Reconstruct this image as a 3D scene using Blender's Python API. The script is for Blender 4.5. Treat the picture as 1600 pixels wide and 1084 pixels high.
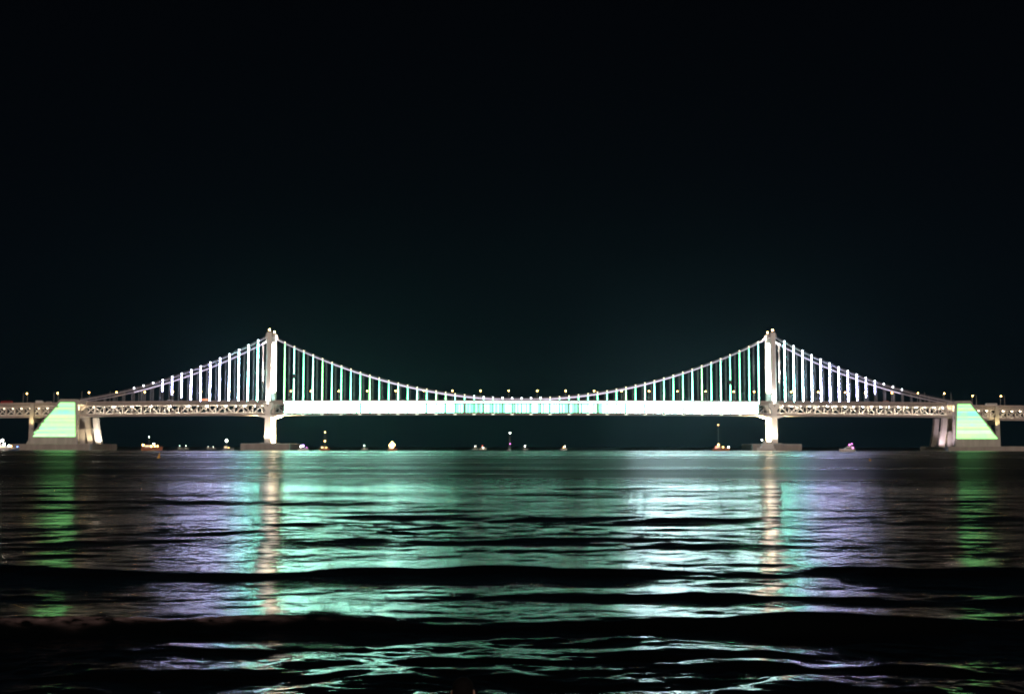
import bpy, math, random
import numpy as np
from mathutils import Vector, Matrix

random.seed(7)
rng = np.random.default_rng(11)
R = math.radians
scene = bpy.context.scene
for _o in list(bpy.data.objects):
    bpy.data.objects.remove(_o)

# ------------------------------------------------------------------ camera
CAM_Z = 3.6
F = 1945.0                       # focal length in photograph pixels (1600 wide)
PITCH = R(4.586)
D = 1250.0                       # distance to the near plane of the bridge
W = 25.0                         # distance between the two cable planes
cam_d = bpy.data.cameras.new('camera')
cam = bpy.data.objects.new('camera', cam_d)
scene.collection.objects.link(cam)
cam_d.sensor_width = 36.0
cam_d.lens = 36.0 * F / 1600.0
cam_d.clip_start = 0.1
cam_d.clip_end = 30000.0
cam.rotation_mode = 'XYZ'
cam.matrix_world = (Matrix.Translation((0, 0, CAM_Z)) @ Matrix.Rotation(R(90) + PITCH, 4, 'X')
                    @ Matrix.Rotation(R(0.054), 4, 'Z'))
scene.camera = cam

# ------------------------------------------------------------------ night sky
world = bpy.data.worlds.new('World')
scene.world = world
world.use_nodes = True
nt = world.node_tree
nt.nodes.clear()
w_out = nt.nodes.new('ShaderNodeOutputWorld')
w_add = nt.nodes.new('ShaderNodeAddShader')
w_sky = nt.nodes.new('ShaderNodeTexSky')
w_sky.sky_type = 'NISHITA'
w_sky.sun_disc = False
w_sky.sun_elevation = R(-9)
w_sky.sun_rotation = R(180)
w_b1 = nt.nodes.new('ShaderNodeBackground')
w_b1.inputs['Strength'].default_value = 0.05
w_b2 = nt.nodes.new('ShaderNodeBackground')
w_b2.inputs['Strength'].default_value = 1.0
w_tc = nt.nodes.new('ShaderNodeTexCoord')
w_sep = nt.nodes.new('ShaderNodeSeparateXYZ')
w_ramp = nt.nodes.new('ShaderNodeValToRGB')
cr = w_ramp.color_ramp
cr.elements[0].position = 0.0
cr.elements[0].color = (0.0013, 0.0033, 0.0050, 1)
cr.elements[1].position = 0.45
cr.elements[1].color = (0.0006, 0.0007, 0.0014, 1)
e = cr.elements.new(0.20); e.color = (0.0008, 0.0016, 0.0027, 1)
nt.links.new(w_tc.outputs['Generated'], w_sep.inputs[0])
nt.links.new(w_sep.outputs['Z'], w_ramp.inputs['Fac'])
nt.links.new(w_ramp.outputs['Color'], w_b2.inputs['Color'])
nt.links.new(w_sky.outputs['Color'], w_b1.inputs['Color'])
nt.links.new(w_b1.outputs[0], w_add.inputs[0])
nt.links.new(w_b2.outputs[0], w_add.inputs[1])
nt.links.new(w_add.outputs[0], w_out.inputs['Surface'])

# faint warm glow of the town behind the beach (the one sun lamp, at night level)
sun_d = bpy.data.lights.new('sun', 'SUN')
sun_d.energy = 1.3
sun_d.angle = R(40)
sun_d.color = (1.0, 0.78, 0.66)
sun = bpy.data.objects.new('sun', sun_d)
scene.collection.objects.link(sun)
sun.rotation_euler = (R(72), 0, R(12))

scene.view_settings.view_transform = 'Standard'
scene.view_settings.look = 'None'
scene.view_settings.exposure = 0.0
scene.view_settings.gamma = 1.0
scene.view_settings.use_curve_mapping = False
cy = scene.cycles
cy.use_denoising = True
cy.denoiser = 'OPENIMAGEDENOISE'
cy.denoising_input_passes = 'RGB_ALBEDO_NORMAL'
cy.denoising_prefilter = 'ACCURATE'
cy.max_bounces = 5
cy.diffuse_bounces = 2
cy.glossy_bounces = 3
cy.transmission_bounces = 2
cy.sample_clamp_indirect = 40.0
cy.use_light_tree = True
cy.filter_width = 2.0
cy.caustics_reflective = False
cy.caustics_refractive = False

# ------------------------------------------------------------------ helpers
def Z(y, depth=D):
    return CAM_Z + depth * math.tan(math.atan((542.0 - y) / F) + PITCH)

def X(px, depth=D, z=45.0):
    zc = depth * math.cos(PITCH) + (z - CAM_Z) * math.sin(PITCH)
    return (px - 800.0) / F * zc

def link(o, parent=None):
    scene.collection.objects.link(o)
    if parent is not None:
        o.parent = parent
    return o

def tag(o, label=None, cat=None, group=None, kind=None):
    if label: o['label'] = label
    if cat: o['category'] = cat
    if group: o['group'] = group
    if kind: o['kind'] = kind
    return o

def empty(name, loc=(0, 0, 0), rz=0.0, parent=None):
    o = bpy.data.objects.new(name, None)
    o.location = loc
    o.rotation_euler = (0, 0, rz)
    return link(o, parent)

class MB:
    """collects boxes, bars and tubes of one mesh"""
    def __init__(self):
        self.v, self.f, self.mi = [], [], []
    def add(self, vs, fs, m=0):
        n = len(self.v)
        self.v += [tuple(p) for p in vs]
        self.f += [tuple(i + n for i in q) for q in fs]
        self.mi += [m] * len(fs)
        return self
    def hexa(self, b, t, m=0):
        """bottom quad b, top quad t, both counter-clockwise from above"""
        return self.add(list(b) + list(t), [(3, 2, 1, 0), (4, 5, 6, 7), (0, 1, 5, 4), (1, 2, 6, 5), (2, 3, 7, 6), (3, 0, 4, 7)], m)
    def box(self, x0, x1, y0, y1, z0, z1, m=0):
        b = [(x0, y0, z0), (x1, y0, z0), (x1, y1, z0), (x0, y1, z0)]
        return self.hexa(b, [(x, y, z1) for x, y, _ in b], m)
    def bevbox(self, x0, x1, y0, y1, z0, z1, c, m=0):
        """box with chamfered vertical and top edges"""
        def ring(i, z):
            return [(x0+c+i, y0+i, z), (x1-c-i, y0+i, z), (x1-i, y0+c+i, z), (x1-i, y1-c-i, z), (x1-c-i, y1-i, z), (x0+c+i, y1-i, z), (x0+i, y1-c-i, z), (x0+i, y0+c+i, z)]
        rs = [ring(0, z0), ring(0, z1 - c), ring(c * 0.99, z1)]
        vs = sum(rs, [])
        fs = [tuple(range(7, -1, -1)), tuple(range(16, 24))]
        for k in range(2):
            for i in range(8):
                j = (i + 1) % 8
                fs.append((k*8+i, k*8+j, k*8+8+j, k*8+8+i))
        return self.add(vs, fs, m)
    def bar(self, p, q, w, h, up=(0, 0, 1), m=0):
        p, q = Vector(p), Vector(q)
        d = (q - p).normalized()
        u = Vector(up)
        if abs(d.dot(u)) > 0.99: u = Vector((0, 1, 0))
        s = d.cross(u).normalized() * (w / 2)
        t = s.cross(d).normalized() * (h / 2)
        vs = [p - s - t, p + s - t, p + s + t, p - s + t, q - s - t, q + s - t, q + s + t, q - s + t]
        return self.add(vs, [(0, 1, 2, 3), (7, 6, 5, 4), (1, 0, 4, 5), (2, 1, 5, 6), (3, 2, 6, 7), (0, 3, 7, 4)], m)
    def tube(self, pts, rad, n=6, m=0):
        pts = [Vector(p) for p in pts]
        if not hasattr(rad, '__len__'): rad = [rad] * len(pts)
        vs, fs = [], []
        for i, p in enumerate(pts):
            d = (pts[min(i + 1, len(pts) - 1)] - pts[max(i - 1, 0)]).normalized()
            a = Vector((0, 1, 0)) if abs(d.y) < 0.9 else Vector((1, 0, 0))
            s = d.cross(a).normalized(); t = s.cross(d)
            for k in range(n):
                g = 2 * math.pi * k / n
                vs.append(p + (s * math.cos(g) + t * math.sin(g)) * rad[i])
        for i in range(len(pts) - 1):
            for k in range(n):
                j = (k + 1) % n
                fs.append((i*n+k, (i+1)*n+k, (i+1)*n+j, i*n+j))
        fs.append(tuple(range(n)))
        fs.append(tuple((len(pts) - 1) * n + k for k in range(n - 1, -1, -1)))
        return self.add(vs, fs, m)
    def ball(self, c, r, n=8, k=5, m=0, sq=(1, 1, 1)):
        vs, fs = [(c[0], c[1], c[2] - r * sq[2])], []
        for i in range(1, k):
            a = -math.pi / 2 + math.pi * i / k
            for j in range(n):
                b = 2 * math.pi * j / n
                vs.append((c[0] + r*sq[0]*math.cos(a)*math.cos(b), c[1] + r*sq[1]*math.cos(a)*math.sin(b), c[2] + r*sq[2]*math.sin(a)))
        vs.append((c[0], c[1], c[2] + r * sq[2]))
        for j in range(n):
            q = (j + 1) % n
            fs.append((0, 1 + q, 1 + j))
            for i in range(k - 2):
                fs.append((1+i*n+j, 1+i*n+q, 1+(i+1)*n+q, 1+(i+1)*n+j))
            fs.append((1+(k-2)*n+j, 1+(k-2)*n+q, len(vs) - 1))
        return self.add(vs, fs, m)
    def loft(self, rings, m=0, closed=True, cap=True):
        n = len(rings[0])
        vs = [p for r in rings for p in r]
        fs = []
        for i in range(len(rings) - 1):
            for k in range(n if closed else n - 1):
                j = (k + 1) % n
                fs.append((i*n+k, i*n+j, (i+1)*n+j, (i+1)*n+k))
        if cap:
            fs.append(tuple(range(n - 1, -1, -1)))
            fs.append(tuple((len(rings) - 1) * n + k for k in range(n)))
        return self.add(vs, fs, m)
    def mesh(self, name, mats, smooth=False):
        me = bpy.data.meshes.new(name)
        me.from_pydata(self.v, [], self.f)
        for mt in (mats if isinstance(mats, (list, tuple)) else [mats]):
            me.materials.append(mt)
        me.polygons.foreach_set('material_index', self.mi)
        if smooth:
            me.polygons.foreach_set('use_smooth', [True] * len(self.f))
        me.update()
        return me
    def build(self, name, mats, parent=None, smooth=False, loc=None):
        o = bpy.data.objects.new(name, self.mesh(name, mats, smooth))
        if loc is not None: o.location = loc
        return link(o, parent)

def inst(name, me, parent=None, loc=(0, 0, 0), rot=(0, 0, 0), sc=(1, 1, 1)):
    o = bpy.data.objects.new(name, me)
    o.location = loc; o.rotation_euler = rot; o.scale = sc
    return link(o, parent)

# ------------------------------------------------------------------ materials
def mat(name, col, rough=0.7, metal=0.0, var=0.25, scale=0.3, col2=None, bump=0.0, streak=False):
    m = bpy.data.materials.new(name); m.use_nodes = True
    n = m.node_tree; b = n.nodes['Principled BSDF']
    b.inputs['Roughness'].default_value = rough
    b.inputs['Metallic'].default_value = metal
    tc = n.nodes.new('ShaderNodeTexCoord')
    mp = n.nodes.new('ShaderNodeMapping')
    if streak: mp.inputs['Scale'].default_value = (1, 1, 0.12)
    nz = n.nodes.new('ShaderNodeTexNoise')
    nz.inputs['Scale'].default_value = scale
    nz.inputs['Detail'].default_value = 5
    rp = n.nodes.new('ShaderNodeValToRGB')
    c2 = col2 or tuple(c * (1 - var) for c in col)
    rp.color_ramp.elements[0].position = 0.35; rp.color_ramp.elements[1].position = 0.7
    rp.color_ramp.elements[0].color = (*c2, 1); rp.color_ramp.elements[1].color = (*col, 1)
    n.links.new(tc.outputs['Object'], mp.inputs[0]); n.links.new(mp.outputs[0], nz.inputs['Vector'])
    n.links.new(nz.outputs['Fac'], rp.inputs['Fac']); n.links.new(rp.outputs['Color'], b.inputs['Base Color'])
    if bump:
        bp = n.nodes.new('ShaderNodeBump'); bp.inputs['Strength'].default_value = bump
        n.links.new(nz.outputs['Fac'], bp.inputs['Height']); n.links.new(bp.outputs[0], b.inputs['Normal'])
    return m

def emis(name, col, strength=1.0, col2=None, scale=0.1, sx=1.0):
    m = bpy.data.materials.new(name); m.use_nodes = True
    n = m.node_tree; n.nodes.clear()
    o = n.nodes.new('ShaderNodeOutputMaterial'); em = n.nodes.new('ShaderNodeEmission')
    em.inputs['Color'].default_value = (*col, 1); em.inputs['Strength'].default_value = strength
    if col2:
        tc = n.nodes.new('ShaderNodeTexCoord'); mp = n.nodes.new('ShaderNodeMapping')
        mp.inputs['Scale'].default_value = (sx, 1, 1)
        nz = n.nodes.new('ShaderNodeTexNoise'); nz.inputs['Scale'].default_value = scale
        mx = n.nodes.new('ShaderNodeValToRGB')
        mx.color_ramp.elements[0].position = 0.38; mx.color_ramp.elements[1].position = 0.62
        mx.color_ramp.elements[0].color = (*col, 1); mx.color_ramp.elements[1].color = (*col2, 1)
        n.links.new(tc.outputs['Object'], mp.inputs[0]); n.links.new(mp.outputs[0], nz.inputs['Vector'])
        n.links.new(nz.outputs['Fac'], mx.inputs['Fac']); n.links.new(mx.outputs['Color'], em.inputs['Color'])
    n.links.new(em.outputs[0], o.inputs['Surface'])
    return m

M = {}
M['concrete'] = mat('concrete', (0.48, 0.45, 0.42), 0.85, scale=0.25, bump=0.1, streak=True)
M['plinth'] = mat('plinth_concrete', (0.36, 0.33, 0.30), 0.9, scale=0.2, bump=0.15, streak=True)
M['tower'] = mat('tower_paint', (0.78, 0.74, 0.70), 0.7, var=0.12, scale=0.2, streak=True)
M['steel'] = mat('truss_steel', (0.62, 0.60, 0.57), 0.6, var=0.18, scale=0.8)
M['deck'] = mat('deck_edge', (0.34, 0.30, 0.27), 0.8, scale=0.5)
M['rail'] = mat('rail_paint', (0.42, 0.36, 0.33), 0.6, scale=0.6)
M['road'] = mat('worn_road', (0.14, 0.135, 0.13), 0.85, scale=0.8)
M['cable'] = mat('cable_steel', (0.62, 0.58, 0.66), 0.5, var=0.1, scale=2)
M['rope'] = mat('hanger_rope', (0.50, 0.49, 0.52), 0.5, var=0.1, scale=2)
M['pole'] = mat('lamp_pole', (0.38, 0.36, 0.34), 0.5, metal=0.2, scale=2)
M['dark'] = mat('dark_housing', (0.05, 0.05, 0.055), 0.6, scale=2)
M['hullw'] = mat('white_hull', (0.72, 0.72, 0.70), 0.35, var=0.1, scale=1)
M['hullb'] = mat('blue_hull', (0.08, 0.13, 0.22), 0.4, scale=1)
M['hullr'] = mat('orange_hull', (0.45, 0.16, 0.07), 0.45, scale=1)
M['hullg'] = mat('grey_hull', (0.30, 0.31, 0.32), 0.5, scale=1)
M['wood'] = mat('deck_wood', (0.30, 0.20, 0.11), 0.7, scale=3)
M['glass'] = mat('dark_glass', (0.02, 0.025, 0.03), 0.1, scale=1)
M['buoy'] = mat('yellow_buoy', (0.75, 0.42, 0.04), 0.5, scale=2)
M['tyre'] = mat('tyre_rubber', (0.02, 0.02, 0.02), 0.9, scale=3)

M['soffit'] = emis('lit_node_glow', (1.0, 1.0, 0.80), 1.6)
M['led_pale'] = emis('led_pale', (0.16, 1.0, 0.50), 5.0)
M['led_teal'] = emis('led_teal', (0.46, 1.0, 0.74), 1.25)
M['beam_green'] = emis('beam_green', (0.20, 1.0, 0.52), 18.0)
M['beam_lime'] = emis('beam_lime', (0.32, 1.0, 0.38), 17.0)
M['beam_mix'] = emis('beam_mix', (0.36, 1.0, 0.74), 18.0)
M['rope_light'] = emis('rope_light', (0.86, 0.74, 0.95), 1.9)
M['dot'] = emis('cable_lamp_white', (0.9, 0.92, 1.0), 14.0)
M['dot_warm'] = emis('cable_lamp_warm', (1.0, 0.85, 0.55), 10.0)
M['street'] = emis('street_lamp_glow', (1.0, 0.58, 0.17), 34.0)
M['truss_lamp'] = emis('truss_lamp_glow', (1.0, 0.86, 0.68), 230.0)
M['truss_lamp_dim'] = emis('truss_lamp_dim_glow', (1.0, 0.80, 0.56), 60.0)
M['bracket_glow'] = emis('lit_bracket_glow', (1.0, 0.86, 0.66), 7.0)
M['beacon'] = emis('beacon_glow', (1.0, 0.62, 0.25), 40.0)
M['boat_white'] = emis('boat_lamp_white', (1.0, 0.95, 0.82), 45.0)
M['boat_warm'] = emis('boat_lamp_warm', (1.0, 0.50, 0.16), 30.0)
M['boat_red'] = emis('boat_lamp_red', (1.0, 0.10, 0.06), 14.0)
M['boat_pink'] = emis('boat_lamp_pink', (1.0, 0.22, 0.85), 10.0)
M['boat_purple'] = emis('boat_lamp_purple', (0.62, 0.30, 1.0), 14.0)
M['boat_blue'] = emis('boat_lamp_blue', (0.15, 0.3, 1.0), 14.0)
M['boat_cabin'] = emis('boat_cabin_glow', (1.0, 0.72, 0.40), 2.2)
M['boat_green'] = emis('boat_lamp_green', (0.7, 1.0, 0.8), 20.0)

def spot(name, loc, target, power, angle, col, parent=None, blend=0.6, radius=0.5):
    l = bpy.data.lights.new(name, 'SPOT')
    l.energy = power; l.spot_size = R(angle); l.spot_blend = blend; l.color = col; l.shadow_soft_size = radius
    o = bpy.data.objects.new(name, l)
    link(o, parent)
    o.location = loc
    o.rotation_euler = (Vector(target) - Vector(loc)).to_track_quat('-Z', 'Y').to_euler()
    return o

def floodlight(loc, target, power, angle, col, parent):
    """a lamp housing with its own light"""
    d = (Vector(target) - Vector(loc)).normalized()
    b = MB()
    p = Vector(loc) - d * 1.1
    b.bar(p, p + d * 0.7, 1.2, 0.9)
    b.bar(p - Vector((0, 0, 0.8)), p, 0.25, 0.25)
    b.build('floodlight', M['dark'], parent)
    spot('flood_lamp', loc, target, power, angle, col, parent)

# ------------------------------------------------------------------ sea
def wave_components():
    comps = []
    def band(n, l0, l1, slope, spread):
        for i in range(n):
            lam = l0 * (l1 / l0) ** ((i + rng.random()) / n)
            th = rng.normal(0, spread)
            k = 2 * math.pi / lam
            comps.append((k * math.sin(th), k * math.cos(th), slope / math.sqrt(n) * math.sqrt(2) / k, rng.random() * 6.283, lam))
    band(7, 7.0, 16.0, 0.012, 0.22)
    band(12, 2.6, 7.0, 0.028, 0.30)
    band(20, 1.1, 2.6, 0.042, 0.48)
    band(24, 0.45, 1.1, 0.046, 0.65)
    band(18, 0.20, 0.45, 0.044, 0.80)
    return comps

def breaker(x, y, y0, A, wf, wb, seed, x0=None, x1=None, meander=0.5, ramp=2.5, slant=0.0):
    r = np.random.default_rng(seed)
    yc = y0 + slant * x
    amp = np.ones_like(x)
    for i in range(5):
        k = 2 * math.pi / (4.0 + 9.0 * r.random() + 3 * i)
        ph = r.random() * 6.28
        yc = yc + meander * 0.35 * np.sin(k * x + ph)
        amp = amp + 0.15 * np.sin(k * 1.3 * x + ph * 2)
    if x0 is not None: amp = amp / (1 + np.exp(-(x - x0) / ramp * 4))
    if x1 is not None: amp = amp / (1 + np.exp((x - x1) / ramp * 4))
    s = y - yc
    return A * amp * np.where(s < 0, np.exp(-(s / wf) ** 2), np.exp(-(s / wb) ** 1.6 * np.sign(np.maximum(s, 0)))) , s, amp

def sea_height(x, y, dy):
    h = np.zeros_like(x)
    near = np.clip((52 - y) / 22, 0, 1)
    shore = np.clip((33 - y) / 9, 0, 1) * (0.75 + 0.55 * np.sin(x * 0.35 + y * 0.8 + 1.0) * np.sin(y * 0.9 - x * 0.12))
    patch = 0.75 + 0.35 * np.sin(x * 0.11 + 0.9 * np.sin(y * 0.05) + 1.3) * np.sin(y * 0.13 + x * 0.02 + 0.4)
    for kx, ky, a, ph, lam in COMPS:
        lod = np.clip((lam / np.maximum(dy, 1e-3) - 2.0) / 3.0, 0, 1)
        damp = 1 - near * 0.3 if lam > 3.2 else (1 + 0.7 * shore if lam > 0.7 else 1 + 0.4 * shore + 0.5 * np.clip((25.5 - y) / 3, 0, 1))
        p = kx * x + ky * y + ph
        s = np.sin(p)
        h += a * lod * damp * patch * (s + 0.22 * np.sin(2 * p + 1.57) * (lam > 1.0))
    foam = np.zeros_like(x)
    for (args, fo) in BREAKERS:
        y0_, wb_, sl_ = args[0][0], args[0][3], abs(args[1].get('slant', 0.0))
        rw = np.where((y[:, 0] > y0_ - 7 - sl_ * 25) & (y[:, 0] < y0_ + 7 + 4 * wb_ + sl_ * 25))[0]
        if len(rw) == 0: continue
        sl = slice(rw[0], rw[-1] + 1)
        b, s, amp = breaker(x[sl], y[sl], *args[0], **args[1])
        h[sl] += b
        if fo is not None:
            fx0, fx1 = fo
            xs_ = x[sl]
            m = 1 / (1 + np.exp((xs_ - fx1) * 1.6)) * np.exp(-((s + 0.15) / (0.16 + 0.05 * np.sin(xs_ * 2.1) + 0.04 * np.sin(xs_ * 5.3 + 1))) ** 2)
            foam[sl] = np.maximum(foam[sl], m)
    return h, foam

COMPS = wave_components()
BREAKERS = [
    (((36.0, 0.125, 0.75, 3.2, 3), dict(meander=0.8)), None),
    (((30.2, 0.09, 0.6, 1.7, 5), dict(meander=0.5, x0=-2.0, ramp=4, slant=-0.05)), None),
    (((25.0, 0.21, 0.62, 2.3, 8), dict(meander=0.35, slant=0.03)), (-11, -4.6)),
    (((20.9, 0.12, 0.55, 1.2, 21), dict(meander=0.5, x0=1.8, x1=5.0, ramp=1.5, slant=-0.10)), None),
    (((19.1, 0.10, 0.5, 1.1, 23), dict(meander=0.6, x0=-7, x1=2.2, ramp=2.0)), None),
    (((22.1, 0.06, 0.4, 0.9, 24), dict(meander=0.8, x0=3.0, x1=8, ramp=2.5, slant=-0.12)), None),
]
BREAKERS.append((((16.5, 0.27, 0.8, 4.3, 61), dict(meander=0.7, x0=-7.5, x1=4.2, ramp=3.0, slant=0.03)), None))
BREAKERS.append((((18.2, 0.13, 0.6, 2.6, 67), dict(meander=0.7, x0=3.0, x1=8.0, ramp=2.0, slant=-0.05)), None))
_r = random.Random(31)
for i in range(26):                      # short swell crests farther out
    yy = 40.0 * (115.0 / 40.0) ** ((i + _r.random()) / 26)
    xc_ = _r.uniform(-0.42, 0.42) * yy
    ln = _r.uniform(0.05, 0.13) * yy
    BREAKERS.append((((yy, _r.uniform(0.035, 0.06) * (yy / 45) ** 0.5, 0.9 + yy * 0.012, 2.2 + yy * 0.02, 100 + i), dict(meander=0.5, x0=xc_ - ln, x1=xc_ + ln, ramp=ln * 0.9, slant=_r.uniform(-0.05, 0.05))), None))
for i in range(26):                      # chop in the shallows after the break
    yy = _r.uniform(16.8, 23.2)
    xc_ = _r.uniform(-8.5, 8.5)
    ln = _r.uniform(0.5, 2.2)
    BREAKERS.append((((yy, _r.uniform(0.03, 0.06), _r.uniform(0.25, 0.4), _r.uniform(0.7, 1.3), 200 + i), dict(meander=0.45, x0=xc_ - ln, x1=xc_ + ln, ramp=ln * 0.8, slant=_r.uniform(-0.2, 0.2))), None))

def sea_rows():
    fr = F * 0.64
    rows = []
    def seg(p0, p1, step):
        n = int(abs(p0 - p1) / step)
        return [CAM_Z * fr / (p0 + (p1 - p0) * i / n) for i in range(n)]
    rows += seg(CAM_Z * fr / 11.0, CAM_Z * fr / 16.0, 2.0)
    rows += seg(CAM_Z * fr / 16.0, CAM_Z * fr / 70.0, 0.42)
    rows += seg(CAM_Z * fr / 70.0, CAM_Z * fr / 400.0, 0.22)
    rows += list(np.geomspace(400, 1800, 60))
    rows += list(np.geomspace(1850, 12000, 14))
    return np.array(rows)

def make_sea():
    ys = sea_rows()
    nc = 680
    u = np.linspace(-1, 1, nc)
    hw = ys * 0.56 + 5.0
    Xg = u[None, :] * hw[:, None]
    Yg = np.repeat(ys[:, None], nc, 1)
    dy = (ys ** 2 / (CAM_Z * F * 0.64) * 0.34)[:, None] * np.ones((1, nc))
    h, foam = sea_height(Xg, Yg, dy)
    h *= np.clip((Yg - 10.5) / 3.0, 0.1, 1)
    nr = len(ys)
    co = np.stack([Xg, Yg, h], -1).reshape(-1, 3).astype(np.float32)
    idx = np.arange(nr * nc).reshape(nr, nc)
    q = np.stack([idx[:-1, :-1], idx[:-1, 1:], idx[1:, 1:], idx[1:, :-1]], -1).reshape(-1, 4)
    me = bpy.data.meshes.new('sea')
    me.vertices.add(len(co)); me.vertices.foreach_set('co', co.ravel())
    me.loops.add(q.size); me.loops.foreach_set('vertex_index', q.ravel().astype(np.int32))
    me.polygons.add(len(q))
    me.polygons.foreach_set('loop_start', np.arange(0, q.size, 4, dtype=np.int32))
    me.polygons.foreach_set('use_smooth', np.ones(len(q), dtype=bool))
    at = me.attributes.new('foam', 'FLOAT', 'POINT')
    at.data.foreach_set('value', foam.reshape(-1).astype(np.float32))
    me.update(calc_edges=True)
    me.validate()
    m = bpy.data.materials.new('sea_water'); m.use_nodes = True
    n = m.node_tree; b = n.nodes['Principled BSDF']
    L = n.links.new
    b.inputs['Base Color'].default_value = (0.0022, 0.0030, 0.0030, 1)
    b.inputs['IOR'].default_value = 1.333
    tc = n.nodes.new('ShaderNodeTexCoord')
    sep = n.nodes.new('ShaderNodeSeparateXYZ'); L(tc.outputs['Object'], sep.inputs[0])
    # wind roughness offshore, calmer in the shallows, with gust patches
    mr = None
    for lo, hi, add in ((22, 50, 0.05), (70, 210, 0.14), (700, 1000, 0.10)):
        q_ = n.nodes.new('ShaderNodeMapRange'); q_.interpolation_type = 'SMOOTHSTEP'
        q_.inputs['From Min'].default_value = lo; q_.inputs['From Max'].default_value = hi
        q_.inputs['To Min'].default_value = 0.12 if mr is None else 0.0
        q_.inputs['To Max'].default_value = add + (0.12 if mr is None else 0.0)
        L(sep.outputs['Y'], q_.inputs['Value'])
        if mr is None: mr = q_
        else:
            ad = n.nodes.new('ShaderNodeMath'); ad.operation = 'ADD'
            L(mr.outputs[0], ad.inputs[0]); L(q_.outputs[0], ad.inputs[1]); mr = ad
    mp = n.nodes.new('ShaderNodeMapping'); mp.inputs['Scale'].default_value = (0.012, 0.05, 1)
    L(tc.outputs['Object'], mp.inputs[0])
    gn = n.nodes.new('ShaderNodeTexNoise'); gn.inputs['Scale'].default_value = 1.0; gn.inputs['Detail'].default_value = 3
    L(mp.outputs[0], gn.inputs['Vector'])
    gm = n.nodes.new('ShaderNodeMapRange')
    gm.inputs['From Min'].default_value = 0.3; gm.inputs['From Max'].default_value = 0.7
    gm.inputs['To Min'].default_value = 0.82; gm.inputs['To Max'].default_value = 1.15
    L(gn.outputs['Fac'], gm.inputs['Value'])
    mu = n.nodes.new('ShaderNodeMath'); mu.operation = 'MULTIPLY'
    L(mr.outputs[0], mu.inputs[0]); L(gm.outputs[0], mu.inputs[1])
    mp3 = n.nodes.new('ShaderNodeMapping'); mp3.inputs['Scale'].default_value = (0.0016, 0.010, 1)
    L(tc.outputs['Object'], mp3.inputs[0])
    g3 = n.nodes.new('ShaderNodeTexNoise'); g3.inputs['Scale'].default_value = 1.0; g3.inputs['Detail'].default_value = 4
    L(mp3.outputs[0], g3.inputs['Vector'])
    m3 = n.nodes.new('ShaderNodeMapRange')
    m3.inputs['From Min'].default_value = 0.35; m3.inputs['From Max'].default_value = 0.65
    m3.inputs['To Min'].default_value = 0.72; m3.inputs['To Max'].default_value = 1.30
    L(g3.outputs['Fac'], m3.inputs['Value'])
    mu3 = n.nodes.new('ShaderNodeMath'); mu3.operation = 'MULTIPLY'
    L(mu.outputs[0], mu3.inputs[0]); L(m3.outputs[0], mu3.inputs[1])
    L(mu3.outputs[0], b.inputs['Roughness'])
    # ripples
    prev = None
    for sc, st, dist, stretch in ((2.2, 1.0, 0.018, 0.40), (7.0, 1.0, 0.008, 0.45), (0.35, 1.0, 0.05, 0.30)):
        mp2 = n.nodes.new('ShaderNodeMapping'); mp2.inputs['Scale'].default_value = (stretch, 1, 1)
        L(tc.outputs['Object'], mp2.inputs[0])
        nz = n.nodes.new('ShaderNodeTexNoise'); nz.inputs['Scale'].default_value = sc
        nz.inputs['Detail'].default_value = 3; nz.inputs['Distortion'].default_value = 0.6
        L(mp2.outputs[0], nz.inputs['Vector'])
        bp = n.nodes.new('ShaderNodeBump'); bp.inputs['Strength'].default_value = st; bp.inputs['Distance'].default_value = dist
        L(nz.outputs['Fac'], bp.inputs['Height'])
        if prev is not None: L(prev.outputs[0], bp.inputs['Normal'])
        prev = bp
    L(prev.outputs[0], b.inputs['Normal'])
    # foam of the breaking wave
    fa = n.nodes.new('ShaderNodeAttribute'); fa.attribute_name = 'foam'
    fm = n.nodes.new('ShaderNodeMapping'); fm.inputs['Scale'].default_value = (2.2, 3.5, 3)
    L(tc.outputs['Object'], fm.inputs[0])
    fn = n.nodes.new('ShaderNodeTexNoise'); fn.inputs['Scale'].default_value = 1.2; fn.inputs['Detail'].default_value = 7
    L(fm.outputs[0], fn.inputs['Vector'])
    fx = n.nodes.new('ShaderNodeMath'); fx.operation = 'MULTIPLY'
    fr_ = n.nodes.new('ShaderNodeMapRange'); fr_.inputs['From Min'].default_value = 0.36; fr_.inputs['From Max'].default_value = 0.66
    L(fn.outputs['Fac'], fr_.inputs['Value'])
    L(fa.outputs['Fac'], fx.inputs[0]); L(fr_.outputs[0], fx.inputs[1])
    df = n.nodes.new('ShaderNodeBsdfDiffuse'); df.inputs['Color'].default_value = (0.30, 0.22, 0.22, 1)
    mx = n.nodes.new('ShaderNodeMixShader')
    L(fx.outputs[0], mx.inputs[0]); L(b.outputs[0], mx.inputs[1]); L(df.outputs[0], mx.inputs[2])
    L(mx.outputs[0], n.nodes['Material Output'].inputs['Surface'])
    me.materials.append(m)
    o = link(bpy.data.objects.new('sea', me))
    tag(o, 'dark rippled sea with low waves reflecting the bridge lights', 'sea', kind='structure')
    return o

sea = make_sea()

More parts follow.
